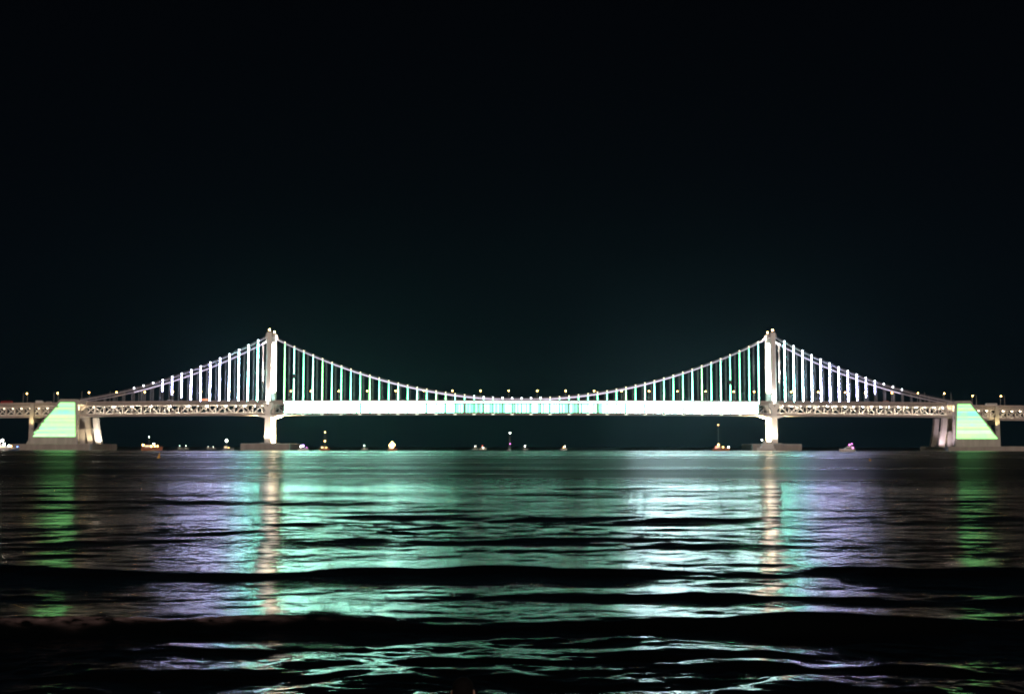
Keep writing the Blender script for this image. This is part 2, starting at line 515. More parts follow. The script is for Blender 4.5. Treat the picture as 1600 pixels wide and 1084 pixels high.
# beach the photographer and the bather stand on (below the frame)
def make_beach():
    M['sand'] = mat('wet_sand', (0.34, 0.28, 0.20), 0.8, scale=1.5, bump=0.2)
    prof = [(-60, 3.2), (-20, 2.4), (-2, 1.95), (2, 1.75), (6, 0.75), (9, 0.12), (11, 0.04), (13, -0.10), (16, -0.5), (24, -1.4)]
    xs = np.linspace(-60, 60, 81)
    vs, fs = [], []
    for y, z in prof:
        for x in xs:
            vs.append((x, y, z + 0.03 * math.sin(x * 0.9 + y) + 0.02 * math.sin(2.3 * x + 0.7 * y)))
    n = len(xs)
    for i in range(len(prof) - 1):
        for j in range(n - 1):
            fs.append((i*n+j, i*n+j+1, (i+1)*n+j+1, (i+1)*n+j))
    b = MB(); b.add(vs, fs)
    o = b.build('beach', M['sand'], smooth=True)
    tag(o, 'sandy beach sloping down to the water', 'beach', kind='structure')
make_beach()

# ------------------------------------------------------------------ bridge geometry
YN, YF = D, D + W                        # the two cable planes
NODES_L = [402 - 14.83 * k for k in range(19, -1, -1)]
NODES_M = [444.1 + 14.838 * k for k in range(51)]
NODES_R = [1227 + 14.05 * k for k in range(20)]
PXN = NODES_L + [416.5, 429.3] + NODES_M + [1200.9, 1213.7] + NODES_R
TL, TR = 419.5, 1209.0                   # tower centres in the near plane
XL, XR = X(TL), X(TR)
XN = [X(p) for p in PXN]

def camber(x):
    return -2.25 * (x / 437.0) ** 2
Z_TOP, Z_ROAD, Z_CHT, Z_CHB, Z_BOT = Z(624.6), Z(626.6), Z(630.5), Z(645.2), Z(648.0)

bridge = empty('suspension_bridge', (0, 0, 0))
tag(bridge, 'long suspension bridge lit white and green between its two towers', 'bridge')

# truss: one panel per bay and plane
def quadmesh_bar(name, mt, w, h):
    b = MB(); b.box(-0.5, 0.5, -w / 2, w / 2, -h / 2, h / 2)
    return b.mesh(name, mt)
me_bar = quadmesh_bar('truss_bar', M['steel'], 1, 1)
me_chord = quadmesh_bar('truss_chord', M['rail'], 1, 1)

def bar_obj(name, p, q, w, h, parent, me=None):
    p, q = Vector(p), Vector(q)
    d = q - p
    o = bpy.data.objects.new(name, me or me_bar)
    o.location = (p + q) / 2
    o.rotation_euler = (0, -math.atan2(d.z, math.hypot(d.x, d.y)), math.atan2(d.y, d.x))
    o.scale = (d.length, w, h)
    return link(o, parent)

def truss_bay(i, x0, x1, y, parent, near, flip):
    c0, c1 = camber(x0), camber(x1)
    p = empty('truss_panel', (0, 0, 0), 0, parent)
    for zz in (Z_CHT, Z_CHB):
        bar_obj('chord', (x0, y, zz + c0), (x1, y, zz + c1), 0.9, 1.1, p, me_chord if near else me_bar)
    bar_obj('post', (x0, y, Z_CHB + c0 + 0.5), (x0, y, Z_CHT + c0 - 0.5), 0.75, 0.8, p, me_chord if near else me_bar)
    a, b = ((x0, Z_CHB + c0 + 0.4), (x1, Z_CHT + c1 - 0.4)) if flip else ((x0, Z_CHT + c0 - 0.4), (x1, Z_CHB + c1 + 0.4))
    bar_obj('diagonal', (a[0], y, a[1]), (b[0], y, b[1]), 0.55, 0.85, p)
    return p

IDX_A, IDX_B = len(NODES_L) + 1, len(NODES_L) + 2 + len(NODES_M)     # main span between these nodes
for i in range(len(XN) - 1):
    for near, y in ((True, YN), (False, YF)):
        truss_bay(i, XN[i], XN[i + 1], y, bridge, near, (i % 2 == 0))

# decks (one slab per bay group), parapets, catwalk rail
def deck_run(xs, parent, y0, y1, z_shift=0.0):
    up, lo, road, par, parf, cat, bar = [MB() for _ in range(7)]
    for x0, x1 in zip(xs[:-1], xs[1:]):
        c0, c1 = camber(x0) + z_shift, camber(x1) + z_shift
        def slab(mb, ya, yb, za, zb):
            mb.hexa([(x0, ya, za + c0), (x1, ya, za + c1), (x1, yb, za + c1), (x0, yb, za + c0)],
                    [(x0, ya, zb + c0), (x1, ya, zb + c1), (x1, yb, zb + c1), (x0, yb, zb + c0)])
        slab(up, y0 - 1.2, y1 + 1.2, Z_CHT + 0.56, Z_ROAD)
        slab(lo, y0 - 0.6, y1 + 0.6, Z_BOT + 0.35, Z_CHB - 0.56)
        slab(road, y0 + 0.2, y1 - 0.2, Z_CHB - 0.55, Z_CHB - 0.50)
        slab(par, y0 - 1.25, y0 - 0.95, Z_ROAD + 0.02, Z_TOP)
        slab(parf, y1 + 0.95, y1 + 1.25, Z_ROAD + 0.02, Z_TOP)
        slab(bar, y1 - 1.6, y1 - 1.2, Z_CHB - 0.49, Z_CHB + 2.0)
        slab(cat, y0 - 0.9, y0 - 0.5, Z_BOT, Z_BOT + 0.33)
    up.build('upper_deck', M['deck'], parent)
    lo.build('lower_deck', M['deck'], parent)
    road.build('lower_road', M['road'], parent)
    par.build('parapet', M['rail'], parent)
    parf.build('parapet', M['rail'], parent)
    bar.build('lower_barrier', M['steel'], parent)
    cat.build('catwalk_rail', M['steel'], parent)
deck_run(XN[:IDX_A + 1], bridge, YN, YF)
deck_run(XN[IDX_A:IDX_B + 1], bridge, YN, YF)
deck_run(XN[IDX_B:], bridge, YN, YF)

# lamps under the upper deck of the side spans
def shielded_lamp(name, glow, window=True):
    b = MB()
    b.box(-1.1, 1.1, -0.55, -0.35, -0.5, 0.3, 1)          # shield added on the sea side to keep lamp glare off the water
    b.box(-1.1, 1.1, -0.34, 0.5, -0.15, 0.28, 0)
    if window: b.box(-1.1, 0.2, -0.62, -0.56, -0.45, 0.25, 2)       # glowing plate added on the shield, stands in for lit brackets
    return b.mesh(name, [glow, M['steel'], M['bracket_glow']])
me_tl = shielded_lamp('truss_lamp', M['truss_lamp'])
me_tl2 = shielded_lamp('truss_lamp_fill', M['truss_lamp'], False)  # extra lamps in the bays between, added to brighten the far truss
me_tld = shielded_lamp('truss_lamp_dim', M['truss_lamp_dim'])
def truss_lamps(xs, parent, y0, y1, start=0, sh=0.0, dim=False):
    for k in range(start, len(xs) - 1):
        xm = xs[k] * 0.75 + xs[k + 1] * 0.25
        inst('truss_lamp', me_tld if dim else (me_tl if k % 2 == start % 2 else me_tl2), parent, (xm, y1 - 8.0, Z_CHT - 1.0 + camber(xm) + sh))
truss_lamps(XN[:IDX_A], bridge, YN, YF, 1)
truss_lamps(XN[IDX_B + 1:], bridge, YN, YF, 0)

# LED bars of the main span, one panel per bay
def led_power(px):
    c = abs(px - 812)
    t = max(0.0, min(1.0, (c - 70) / 190.0))
    p = 11.0 + 47.0 * t * t * (3 - 2 * t)
    p *= 1.0 + 0.22 * math.sin(px * 0.031 + 0.6) + 0.10 * math.sin(px * 0.083)
    return p * (0.93 + 0.14 * random.random())
LED_EDGE = {}
for i in range(IDX_A, IDX_B):
    x0, x1 = XN[i], XN[i + 1]
    if i in (IDX_A, IDX_B - 1): continue
    b = MB()
    n = 8
    pw_ = led_power((PXN[i] + PXN[i + 1]) / 2)
    tq = min(1.0, pw_ / 45.0)
    pm_ = (PXN[i] + PXN[i + 1]) / 2
    k_ = min(1, max(0, tq - 0.15) * 1.8)
    rt = 1.0 if pm_ > 900 else (0.0 if pm_ < 720 else (pm_ - 720) / 180.0)
    m_led = emis('led_bay_%d' % i, (0.16 + (0.22 + 0.26 * rt) * k_, 1.0, 0.58 + (0.18 + 0.26 * rt) * k_), pw_ * (1.0 + 0.5 * math.exp(-((pm_ - 1025) / 45.0) ** 2)))
    c = camber((x0 + x1) / 2)
    for k in range(n):
        xa = x0 + 0.7 + (x1 - x0 - 1.4) * (k + 0.5) / n
        hw = (x1 - x0 - 1.4) / n * 0.36
        b.box(xa - hw, xa + hw, YN - 0.60, YN - 0.5, Z_CHB + 0.65 + c, Z_CHT - 0.65 + c, 3)
        b.add([(xa - hw, YN - 0.62, Z_CHB + 0.65 + c), (xa + hw, YN - 0.62, Z_CHB + 0.65 + c), (xa + hw, YN - 0.62, Z_CHT - 0.65 + c), (xa - hw, YN - 0.62, Z_CHT - 0.65 + c)], [(0, 1, 2, 3)], random.choice([0, 0, 1, 1, 2] if pw_ < 14 else ([0, 0, 0, 0, 1, 2] if pw_ < 22 else [0, 0, 0, 0, 0, 0, 0, 1])))
    if i % 2 == 0:
        g_ = MB(); g_.box(x0 - 1.6, x0 + 1.6, YN - 0.95, YN - 0.91, Z_BOT + 0.05 + camber(x0), Z_BOT + 0.9 + camber(x0)); g_.build('node_glow', M['soffit'], bridge)  # glowing plate added for the bright node on the lower chord
    b.build('led_panel', [m_led, M['led_pale'], M['led_teal'], M['dark']], bridge)
    if i % 1 == 0:
        b = MB(); b.box(x0 + 0.3, x1 - 0.3, YN - 1.45, YN - 1.3, Z_CHT + 0.7 + c, Z_ROAD - 0.5 + c)
        b.build('led_edge_strip', emis('led_edge_%d' % i, (0.80, 0.96, 1.0), 3.0 + 0.35 * pw_), bridge)

# main cables
ZC_T = Z(525.0); ZC_MID = Z(623.6); ZC_A = Z(626.0)
XA_L, XA_R = X(121.0), X(1492.0)
X_MID = (XL + XR) / 2
def cable_z(x):
    if XL <= x <= XR:
        t = (x - X_MID) / ((XR - XL) / 2)
        return ZC_MID + (ZC_T - ZC_MID) * t * t
    if x < XL:
        t = (x - XA_L) / (XL - XA_L); sag = 9.6; za = ZC_A + camber(XA_L)*0
    else:
        t = (XA_R - x) / (XA_R - XR); sag = 9.2; za = ZC_A - 1.0
    return za + (ZC_T - za) * t - 4 * sag * t * (1 - t)
for y in (YN, YF):
    b = MB()
    xs = list(np.linspace(XA_L, XL, 40)) + list(np.linspace(XL, XR, 90))[1:] + list(np.linspace(XR, XA_R, 40))[1:]
    b.tube([(x, y, cable_z(x)) for x in xs], 0.42, 6)
    b.build('main_cable', M['cable'], bridge, smooth=True)
    h = MB()                     # hand ropes over the cable
    h.tube([(x, y - 0.5, cable_z(x) + 1.4) for x in xs], 0.09, 4)
    h.build('hand_rope', M['rope'], bridge)
    g = MB()
    xs2 = [x for x in xs if (y == YF or XL < x < XR) and X(190) < x < X(1425)]
    runs = [[x for x in xs2 if x <= XL], [x for x in xs2 if XL <= x <= XR], [x for x in xs2 if x >= XR]]
    for rn in runs:
        if len(rn) < 3: continue
        g = MB(); g.tube([(x, y - 0.6, cable_z(x) - 0.2) for x in rn], 0.12 if y == YN else 0.26, 4)
        g.build('rope_light', M['rope_light'], bridge)

# hangers
db = MB(); db.ball((0, 0, 0), 0.62, 6, 4)
me_dot = db.mesh('cable_lamp', M['dot']); 
db = MB(); db.ball((0, 0, 0), 0.55, 6, 4)
me_dotw = db.mesh('cable_lamp_warm', M['dot_warm'])
SHORT = {0: None}
def side_beam(px, t):
    t = max(0.0, min(1.0, t))
    c = (0.30 + 0.28 * min(1, t * 3), 1.0 - 0.40 * min(1, t * 2.4), 0.80 + 0.20 * min(1, t * 4))
    return emis('side_beam_%d' % px, c, 120.0 * (1.0 - 0.70 * t ** 2.2) * random.uniform(0.85, 1.15))
def make_hanger(px, y, near):
    x = X(px)
    zt, zb = cable_z(x) - 0.4, Z_ROAD + camber(x)
    if zt - zb < 0.8: 
        zt = zb + 0.8
    b = MB()
    for s in (-0.45, 0.45):
        b.bar((x + s, y, zb), (x + s, y, zt), 0.16, 0.16)
    if not near and zt - zb > 8:
        b.box(x - 0.7, x + 0.7, y - 0.5, y + 0.5, zb, zb + 9.5 if False else zb + 1.2)
    o = b.build('hanger', M['rope'], bridge)
    if not near: return
    side = px < TL or px > TR
    dot = me_dot if (side or (int(px) % 5 == 0)) else me_dotw
    s = 1.0 if side else 0.62
    if 780 < px < 850: s = 1.0; dot = me_dot
    if (195 < px < TL) or (TR < px < 1412) or not side:
        inst('cable_lamp', dot, o, (x, y - 0.7, cable_z(x) + 1.1), sc=(s, s, s))
    # glowing tube standing in for the beam of light along the hanger
    if px < TL:
        if px < 250: return
        zlow = {254: Z(612.4), 269: Z(617.5), 284: Z(622.0), 299: Z(625.0)}
        z0 = max(zb, min([v for k, v in zlow.items() if abs(k - px) < 6] or [zb]))
        mt = side_beam(px, (402 - px) / 148.0)
        r0 = 0.27
    elif px > TR:
        if px > 1372: return
        zlow = {1367: Z(615.0), 1353: Z(620.0), 1339: Z(625.0)}
        z0 = max(zb, min([v for k, v in zlow.items() if abs(k - px) < 6] or [zb]))
        mt = side_beam(px, (px - 1227) / 140.0)
        r0 = 0.27
    else:
        z0 = zb
        mt = random.choice([M['beam_green'], M['beam_green'], M['beam_lime'], M['beam_mix']])
        r0 = 0.27
    zt2 = zt - 0.3
    if zt2 - z0 < 1.0: return
    segs = [(z0, zt2)]
    if abs(px - 459) < 5 or abs(px - 1143.5) < 5:
        zg = Z(588.0 if px < 800 else 597.0)
        segs = [(z0, zg - 2.4), (zg + 2.4, zt2)]
        g = MB(); g.box(x - 1.6, x + 1.6, y - 0.9, y + 0.7, zg - 1.9, zg + 1.9); g.build('junction_box', M['dark'], o)
    t = MB()
    for a, c in segs:
        def rr(z):
            f = (z - z0) / (zt2 - z0)
            v = r0 * (1 - 0.62 * f)
            if z0 > zb + 0.5: v = r0 * (0.35 + 0.65 * math.sin(math.pi * min(1, 0.12 + f * 0.8)))
            return v
        zs = np.linspace(a, c, 4)
        t.tube([(x, y - 0.75, z) for z in zs], [rr(z) for z in zs], 5)
    t.build('light_beam', mt, o)
for px in NODES_L[2:] + NODES_M + NODES_R[:-2]:
    make_hanger(px, YN, True)
    make_hanger(px, YF, False)

# towers
def make_tower(px, side):
    xc = X(px)
    z_pl = Z(693.0, D - 14)
    z_dk = Z(628.0)
    z_top = Z(519.5)
    t = MB()
    # upper portal strut with an arched soffit
    ya, yb = YN + 2.3, YF - 2.3
    n = 10
    zt0, zt1 = z_top - 3.0, z_top - 9.0
    for i in range(n):
        u0, u1 = i / n, (i + 1) / n
        def soff(u): return zt1 - 7.0 * abs(2 * u - 1) ** 2.2
        y0, y1 = ya + (yb - ya) * u0, ya + (yb - ya) * u1
        t.hexa([(xc - 1.9, y0, soff(u0)), (xc + 1.9, y0, soff(u0)), (xc + 1.9, y1, soff(u1)), (xc - 1.9, y1, soff(u1))],
               [(xc - 1.9, y0, zt0), (xc + 1.9, y0, zt0), (xc + 1.9, y1, zt0), (xc - 1.9, y1, zt0)])
    t.box(xc - 2.4, xc + 2.4, ya, yb, Z(652.5), Z(648.4))
    tw = t.build('tower', M['tower'], bridge)
    for y in (YN, YF):
        b = MB()
        levels = [(z_pl, 2.95, 2.9), (Z(652.0), 2.75, 2.7), (Z(640.0), 2.65, 2.6), (z_dk, 2.6, 2.5), (z_top - 4, 2.35, 2.2), (z_top, 2.2, 2.1)]
        rings = []
        for z, a, c in levels:
            k = 0.45
            rings.append([(xc-a+k, y-c, z), (xc+a-k, y-c, z), (xc+a, y-c+k, z), (xc+a, y+c-k, z), (xc+a-k, y+c, z), (xc-a+k, y+c, z), (xc-a, y+c-k, z), (xc-a, y-c+k, z)])
        b.loft(rings)
        leg = b.build('leg', M['tower'], tw)
        # saddle housing on top
        s = MB()
        pts = [(-3.9, -4.6), (-3.3, -1.4), (-1.9, 0.6), (0, 1.2), (1.9, 0.6), (3.3, -1.4), (3.9, -4.6)]
        s.loft([[(xc + p, yy, z_top + q) for p, q in pts] for yy in (y - 1.2, y + 1.2)])
        s.build('saddle', M['rail'], tw)
        # collar at deck level and bracket below the truss
        c = MB()
        c.hexa([(xc - 3.0, y - 3.1, Z(640.5)), (xc + 3.0, y - 3.1, Z(640.5)), (xc + 3.0, y + 3.1, Z(640.5)), (xc - 3.0, y + 3.1, Z(640.5))],
               [(xc - 5.0, y - 3.4, Z(634)), (xc + 5.0, y - 3.4, Z(634)), (xc + 5.0, y + 3.4, Z(634)), (xc - 5.0, y + 3.4, Z(634))])
        c.box(xc - 5.0, xc + 5.0, y - 3.4, y + 3.4, Z(634), Z(629.5))
        c.build('collar', M['tower'], tw)
        g = MB()
        wy = 3.3
        g.hexa([(xc - 3.2, y - wy, Z(653.0)), (xc + 3.2, y - wy, Z(653.0)), (xc + 3.2, y + wy, Z(653.0)), (xc - 3.2, y + wy, Z(653.0))],
               [(xc - 9.6, y - wy, Z(650.2)), (xc + 9.6, y - wy, Z(650.2)), (xc + 9.6, y + wy, Z(650.2)), (xc - 9.6, y + wy, Z(650.2))])
        g.box(xc - 9.6, xc + 9.6, y - wy, y + wy, Z(650.2), Z(648.7))
        g.build('bracket', M['tower'], tw)
        m = MB(); m.ball((xc, y, z_top + 2.6), 0.75, 6, 4, 0); m.bar((xc, y, z_top), (xc, y, z_top + 2), 0.2, 0.2, m=1)
        if side < 0 or True:
            m.build('beacon', [M['beacon'], M['dark']], tw)
    # plinth: chamfered footing block in the sea
    p = MB()
    hw = 24.5
    p.bevbox(xc - hw, xc + hw, YN - 14, YF + 20, -3.0, z_pl, 0.5)
    p.bevbox(xc - 6.5, xc + 6.5, YN - 6, YF + 6, z_pl - 0.2, z_pl + 0.9, 0.3)
    p.build('plinth', M['plinth'], tw)
    # floodlights
    warm, cream, vio = (1.0, 0.78, 0.42), (1.0, 0.88, 0.72), (0.93, 0.84, 1.0)
    for s in (-1, 1):
        floodlight((xc + s * 1.5, YN + 5.0, Z_ROAD + 1.2), (xc, YF - 2, z_dk + 22), 6500000, 46, cream, tw)
        floodlight((xc + s * 3.0, YN + 7.0, Z_ROAD + 1.2), (xc, YF - 2, z_top - 22), 8000000, 26, cream, tw)
        floodlight((xc + s * 11.5, YN - 0.6, Z_ROAD + 0.9), (xc + s * 2, YN, z_dk + 28), 150000, 60, vio, tw)
        floodlight((xc + s * 3.0, YN + 6.0, z_pl + 2.0), (xc, YF - 2, z_pl + 14), 2500000, 100, warm, tw)
        floodlight((xc + s * 11.0, YN - 2.0, z_pl + 1.2), (xc + s * 2.0, YN, z_pl + 20), 70000, 80, warm, tw)
        floodlight((xc + s * 6, YN - 12.5, z_pl + 1.0), (xc, YN - 2, z_pl + 22), 22000, 90, cream, tw)
    floodlight((xc, YN - 4.5, Z(634) + 0.9), (xc, YN - 1.5, z_top - 25), 100000, 60, (1.0, 0.86, 0.82), tw)
    return tw
make_tower(TL, -1)
make_tower(TR, 1)

# ------------------------------------------------------------------ anchorages
def make_anchorage(s, label):
    """s=-1: the one beyond the first tower as seen from the beach, s=1 the mirrored one"""
    r = empty('cable_anchorage', (0, 0, 0))
    tag(r, label, 'anchorage', 'cable anchorages at the bridge ends')
    zsh = 0 if s < 0 else -1.0
    if s < 0:
        tin, tout, bin_, bout = 116.8, 93.0, 118.8, 48.0
        ytop, ybot = 629.0, 682.5
        bx0, bx1 = 42.0, 120.5
    else:
        tin, tout, bin_, bout = 1496.5, 1517.5, 1493.5, 1559.0
        ytop, ybot = 630.5, 684.5
        bx0, bx1 = 1492.0, 1562.0
    yf = YN - 6.0                              # near face
    yb = YF + 6.0
    def xx(px): return X(px, yf, 30)
    zt, zb = Z(ytop, yf), Z(ybot, yf)
    z_cap = Z(ytop - 5.0, yf)
    z_base = Z(694.0 if s < 0 else 696.5, yf)
    # concrete body with a sloping back
    def quad(x0, x1, z, ya, yb_):
        a, b = min(x0, x1), max(x0, x1)
        return [(a, ya, z), (b, ya, z), (b, yb_, z), (a, yb_, z)]
    for k, (ya, yb_) in enumerate(((yf, yf + 7.0), (yb - 7.0, yb))):
        b = MB()
        b.hexa(quad(xx(bin_), xx(bout - 1.0 * -s), zb, ya, yb_), quad(xx(tin), xx(tout), z_cap, ya, yb_))
        b.hexa(quad(xx(bx0), xx(bx1), z_base, ya, yb_), quad(xx(bin_ ), xx(bout), zb - 0.01, ya, yb_))
        b.build('side_wall', M['concrete'], r)
    b = MB()
    b.hexa(quad(xx(bin_) + s * 3, xx(bout) - s * 2, z_base, yf + 7.01, yb - 7.01), quad(xx(tin) + s * 6, xx(tout), Z_BOT - 1.0 + camber(XA_L), yf + 7.01, yb - 7.01))
    b.build('core_wall', M['plinth'], r)
    # corner pier and the slanted front legs under the truss
    b = MB()
    xi = xx(tin)
    b.box(min(xi + 0.05 * s, xi - s * 3.0), max(xi + 0.05 * s, xi - s * 3.0), yf + 0.3, yf + 6.0, zb - 8, z_cap - 0.4)
    b.build('corner_pier', M['concrete'], r)
    for ya, yb_ in ((yf + 6.5, yf + 11.5), (yb - 6.5, yb - 0.5)):
        b = MB()
        xt = xi - s * 10.0 ; xb_ = xi - s * 14.5
        w = 4.6
        def q2(x, z, w): return [(x - w / 2, ya, z), (x + w / 2, ya, z), (x + w / 2, yb_, z), (x - w / 2, yb_, z)]
        zz0, zz1 = z_base - 0.5, Z_BOT + camber(XA_L) - 0.6
        nseg = 5
        for i in range(nseg):
            u0, u1 = i / nseg, (i + 1) / nseg
            f = lambda u: xb_ + (xt - xb_) * (1 - (1 - u) ** 1.5)
            b.hexa(q2(f(u0), zz0 + (zz1 - zz0) * u0 + (0.12 if i else 0), w + 0.8 * (1 - u0)), q2(f(u1), zz0 + (zz1 - zz0) * u1, w + 0.8 * (1 - u1)))
        b.build('front_leg', M['concrete'], r)
    b = MB()
    b.box(min(xi - s * 8, xi - s * 2), max(xi - s * 8, xi - s * 2), yf + 8.5, yb - 1.0, z_base - 0.5, z_base + 15)
    b.build('front_wall', M['concrete'], r)
    # cable portal slab at deck level
    b = MB()
    b.box(min(xi - s * 9.0, xi), max(xi - s * 9.0, xi), yf + 0.6, yf + 5.0, Z_CHT + camber(XA_L) + 0.6, z_cap - 1.6)
    b.build('portal_slab', M['concrete'], r)
    # plinth
    b = MB()
    if s < 0:
        px0, px1 = 22.0, 146.0
    else:
        px0, px1 = 1476.0, 1640.0
    b.bevbox(xx(px0), xx(px1), yf - 8.0, yb + 40, -3.0, z_base - 0.02, 0.5)
    b.build('plinth', M['plinth'], r)
    # rows of LED bars on the near face
    pal = [((0.58, 2.1, 0.80), (0.70, 2.1, 0.66)), ((0.80, 2.2, 0.56), (0.66, 2.2, 0.60)), ((0.52, 2.0, 0.76), (0.72, 2.1, 0.66)), ((0.42, 1.7, 0.95), (0.6, 1.9, 0.72)), ((0.88, 2.1, 0.46), (0.72, 2.2, 0.6))]
    n = 20
    rr = random.Random(5 if s < 0 else 9)
    for i in range(n):
        u0, u1 = i / n, (i + 0.88) / n
        za, zc = zb + (zt - zb) * u0, zb + (zt - zb) * u1
        xin0 = xx(bin_ + (tin - bin_) * u0) + s * 0.35
        step = rr.choice([0.0, 0.0, 0.0, 1.0, 2.2]) if s < 0 else rr.choice([0, 0, 0.4])
        xo0 = xx(bout + (tout - bout) * u0) - s * (0.6 + step)
        xo1 = xx(bout + (tout - bout) * u1) - s * (0.6 + step)
        b = MB()
        a0, a1 = (xin0, xo0), (xin0, xo1)
        lo = quad(*a0, za, yf - 0.45, yf - 0.02); hi = quad(*a1, zc, yf - 0.45, yf - 0.02)
        b.hexa(lo, hi)
        c = rr.choice(pal)
        if u0 < 0.25: c = rr.choice([pal[2], pal[1], ((0.92, 2.1, 0.86), (0.76, 2.2, 0.74))])
        b.build('led_strip', emis('anchor_led_%d_%d' % (s, i), c[0], rr.uniform(0.98, 1.3), c[1], scale=0.09), r)
    # floods
    warm = (1.0, 0.78, 0.45)
    if s < 0:
        floodlight((xi - s * 24.0, yb - 14, z_base + 1.0), (xi - s * 12, yb - 4, z_base + 14), 110000, 80, (1.0, 0.9, 0.75), r)
        floodlight((xi - s * 20.0, yf - 4, z_base + 1.0), (xi - s * 8, yf + 8, z_base + 16), 26000, 80, warm, r)
    else:
        floodlight((xi - s * 24.0, yf - 4, z_base + 1.0), (xi - s * 10, yf + 8, z_base + 14), 40000, 80, (0.95, 0.75, 0.85), r)
        floodlight((xi - s * 20.0, yf + 22, z_base + 1.0), (xi - s * 8, yf + 14, z_base + 16), 12000, 80, warm, r)
    floodlight((xi - s * 7.0, yf + 1.5, Z_CHB + 2), (xi - s * 1, yf + 4, Z_CHT + 4), 9000, 120, warm, r)
    return r
make_anchorage(-1, 'sloped concrete anchorage with pale green light wall, brightly lit front leg beneath the truss')
make_anchorage(1, 'sloped concrete anchorage with pale green light wall and dim purple front leg')

# ------------------------------------------------------------------ approach viaducts
def make_viaduct(s, label):
    r = empty('approach_viaduct', (0, 0, 0))
    tag(r, label, 'viaduct', 'approach viaducts')
    if s < 0:
        pxs = [92 - 13.6 * k for k in range(0, 22)][::-1]
        pier = 51.5
    else:
        pxs = [1520 + 13.2 * k for k in range(0, 22)]
        pier = 1556.5
    xs = [X(p, YN + 4) for p in pxs]
    y0, y1 = YN + 5.0, YF - 1.0
    sh = -0.3 if s < 0 else -2.0
    for i in range(len(xs) - 1):
        for near, y in ((True, y0), (False, y1)):
            x0, x1 = xs[i], xs[i + 1]
            c0, c1 = camber(x0) + sh, camber(x1) + sh
            p = empty('truss_panel', (0, 0, 0), 0, r)
            for zz in (Z_CHT - 0.6, Z_CHB):
                bar_obj('chord', (x0, y, zz + c0), (x1, y, zz + c1), 0.9, 1.1, p, me_chord if near else me_bar)
            bar_obj('post', (x0, y, Z_CHB + c0 + 0.5), (x0, y, Z_CHT + c0 - 1.2), 0.7, 0.7, p, me_chord if near else me_bar)
            bar_obj('diagonal', (x0, y, Z_CHB + c0 + 0.4), (x1, y, Z_CHT + c1 - 1.1), 0.5, 0.8, p)
            if near: bar_obj('diagonal', (x0, y + 0.6, Z_CHT + c0 - 1.1), (x1, y + 0.6, Z_CHB + c1 + 0.4), 0.5, 0.8, p)
    deck_run(xs, r, y0, y1, sh - 0.6 * 0)
    truss_lamps(xs, r, y0 - 2, y1, 0, sh - 0.6, True)
    pp = list(range(0, 4))
    for k in range(3):
        pk = pier + s * 92.0 * k
        xp = X(pk, YN + 4)
        b = MB()
        ztop = Z_TOP + camber(xp) + sh - 1.0
        for y in (y0 - 2.4, y1 + 1.5):
            b.hexa([(xp - 2.4, y - 1.6, -3), (xp + 2.4, y - 1.6, -3), (xp + 2.4, y + 1.6, -3), (xp - 2.4, y + 1.6, -3)],
                   [(xp - 1.9, y - 1.2, ztop), (xp + 1.9, y - 1.2, ztop), (xp + 1.9, y + 1.2, ztop), (xp - 1.9, y + 1.2, ztop)])
        b.box(xp - 1.8, xp + 1.8, y0 - 1.1, y1 + 0.2, Z_BOT - 4.5 + camber(xp) + sh, Z_BOT - 0.3 + camber(xp) + sh)
        pr = b.build('pier', M['concrete'], r)
        if k == 0:
            floodlight((xp - s * 3.0, y0 - 9, 22), (xp, y0 - 3.5, Z_BOT + 8), 16000, 90, (1.0, 0.80, 0.36), r)
    return r
make_viaduct(-1, 'lit truss approach viaduct on piers leading off beside the bright legged anchorage')
make_viaduct(1, 'lit truss approach viaduct on piers beyond the purple legged anchorage')

# ------------------------------------------------------------------ street lamps
def lamp_meshes():
    p = MB(); p.tube([(0, 0, 0), (0, 0, 10.6), (0, -0.5, 11.3), (0, -1.6, 11.6)], [0.22, 0.15, 0.13, 0.12], 6)
    h = MB(); h.box(-0.35, 0.35, -2.4, -1.4, 11.5, 11.75)
    g = MB(); g.ball((0, -1.9, 11.45), 0.62, 8, 5, sq=(1, 1, 0.8))
    return p.mesh('lamp_post', M['pole']), h.mesh('lamp_head', M['dark']), g.mesh('lamp_bulb', M['street'])
ME_POST, ME_HEAD, ME_BULB = lamp_meshes()
ORD = ['first', 'second', 'third', 'fourth', 'fifth', 'sixth', 'seventh', 'eighth', 'ninth', 'tenth', 'eleventh', 'twelfth', 'thirteenth', 'fourteenth',
       'fifteenth', 'sixteenth', 'seventeenth', 'eighteenth', 'nineteenth', 'twentieth']
def zroad(x, s=None): return Z_ROAD + camber(x)
LIT = [43, 91, 140, 183, 227, 271, 315, 359, 403, 455, 486, 529.5, 574, 618.5, 662.5, 707, 751, 795, 839.5, 884, 928.3, 971, 1014, 1058, 1102, 1146, 1178, 1236, 1278, 1320, 1351, 1393, 1433.5, 1474.5, 1519, 1563]
def where(i, px):
    if px < 425: return 'yellow street lamp left of the left tower, %s from the picture edge' % ORD[i]
    if px < 1200:
        k = sum(1 for q in LIT if 425 < q < px)
        n = sum(1 for q in LIT if 425 < q < 1200)
        return ('yellow street lamp on the main span, %s from the left tower' % ORD[k]) if k < n / 2 else ('yellow street lamp on the main span, %s from the right tower' % ORD[n - 1 - k])
    k = sum(1 for q in LIT if q > px)
    return 'yellow street lamp right of the right tower, %s from the picture edge' % ORD[k]
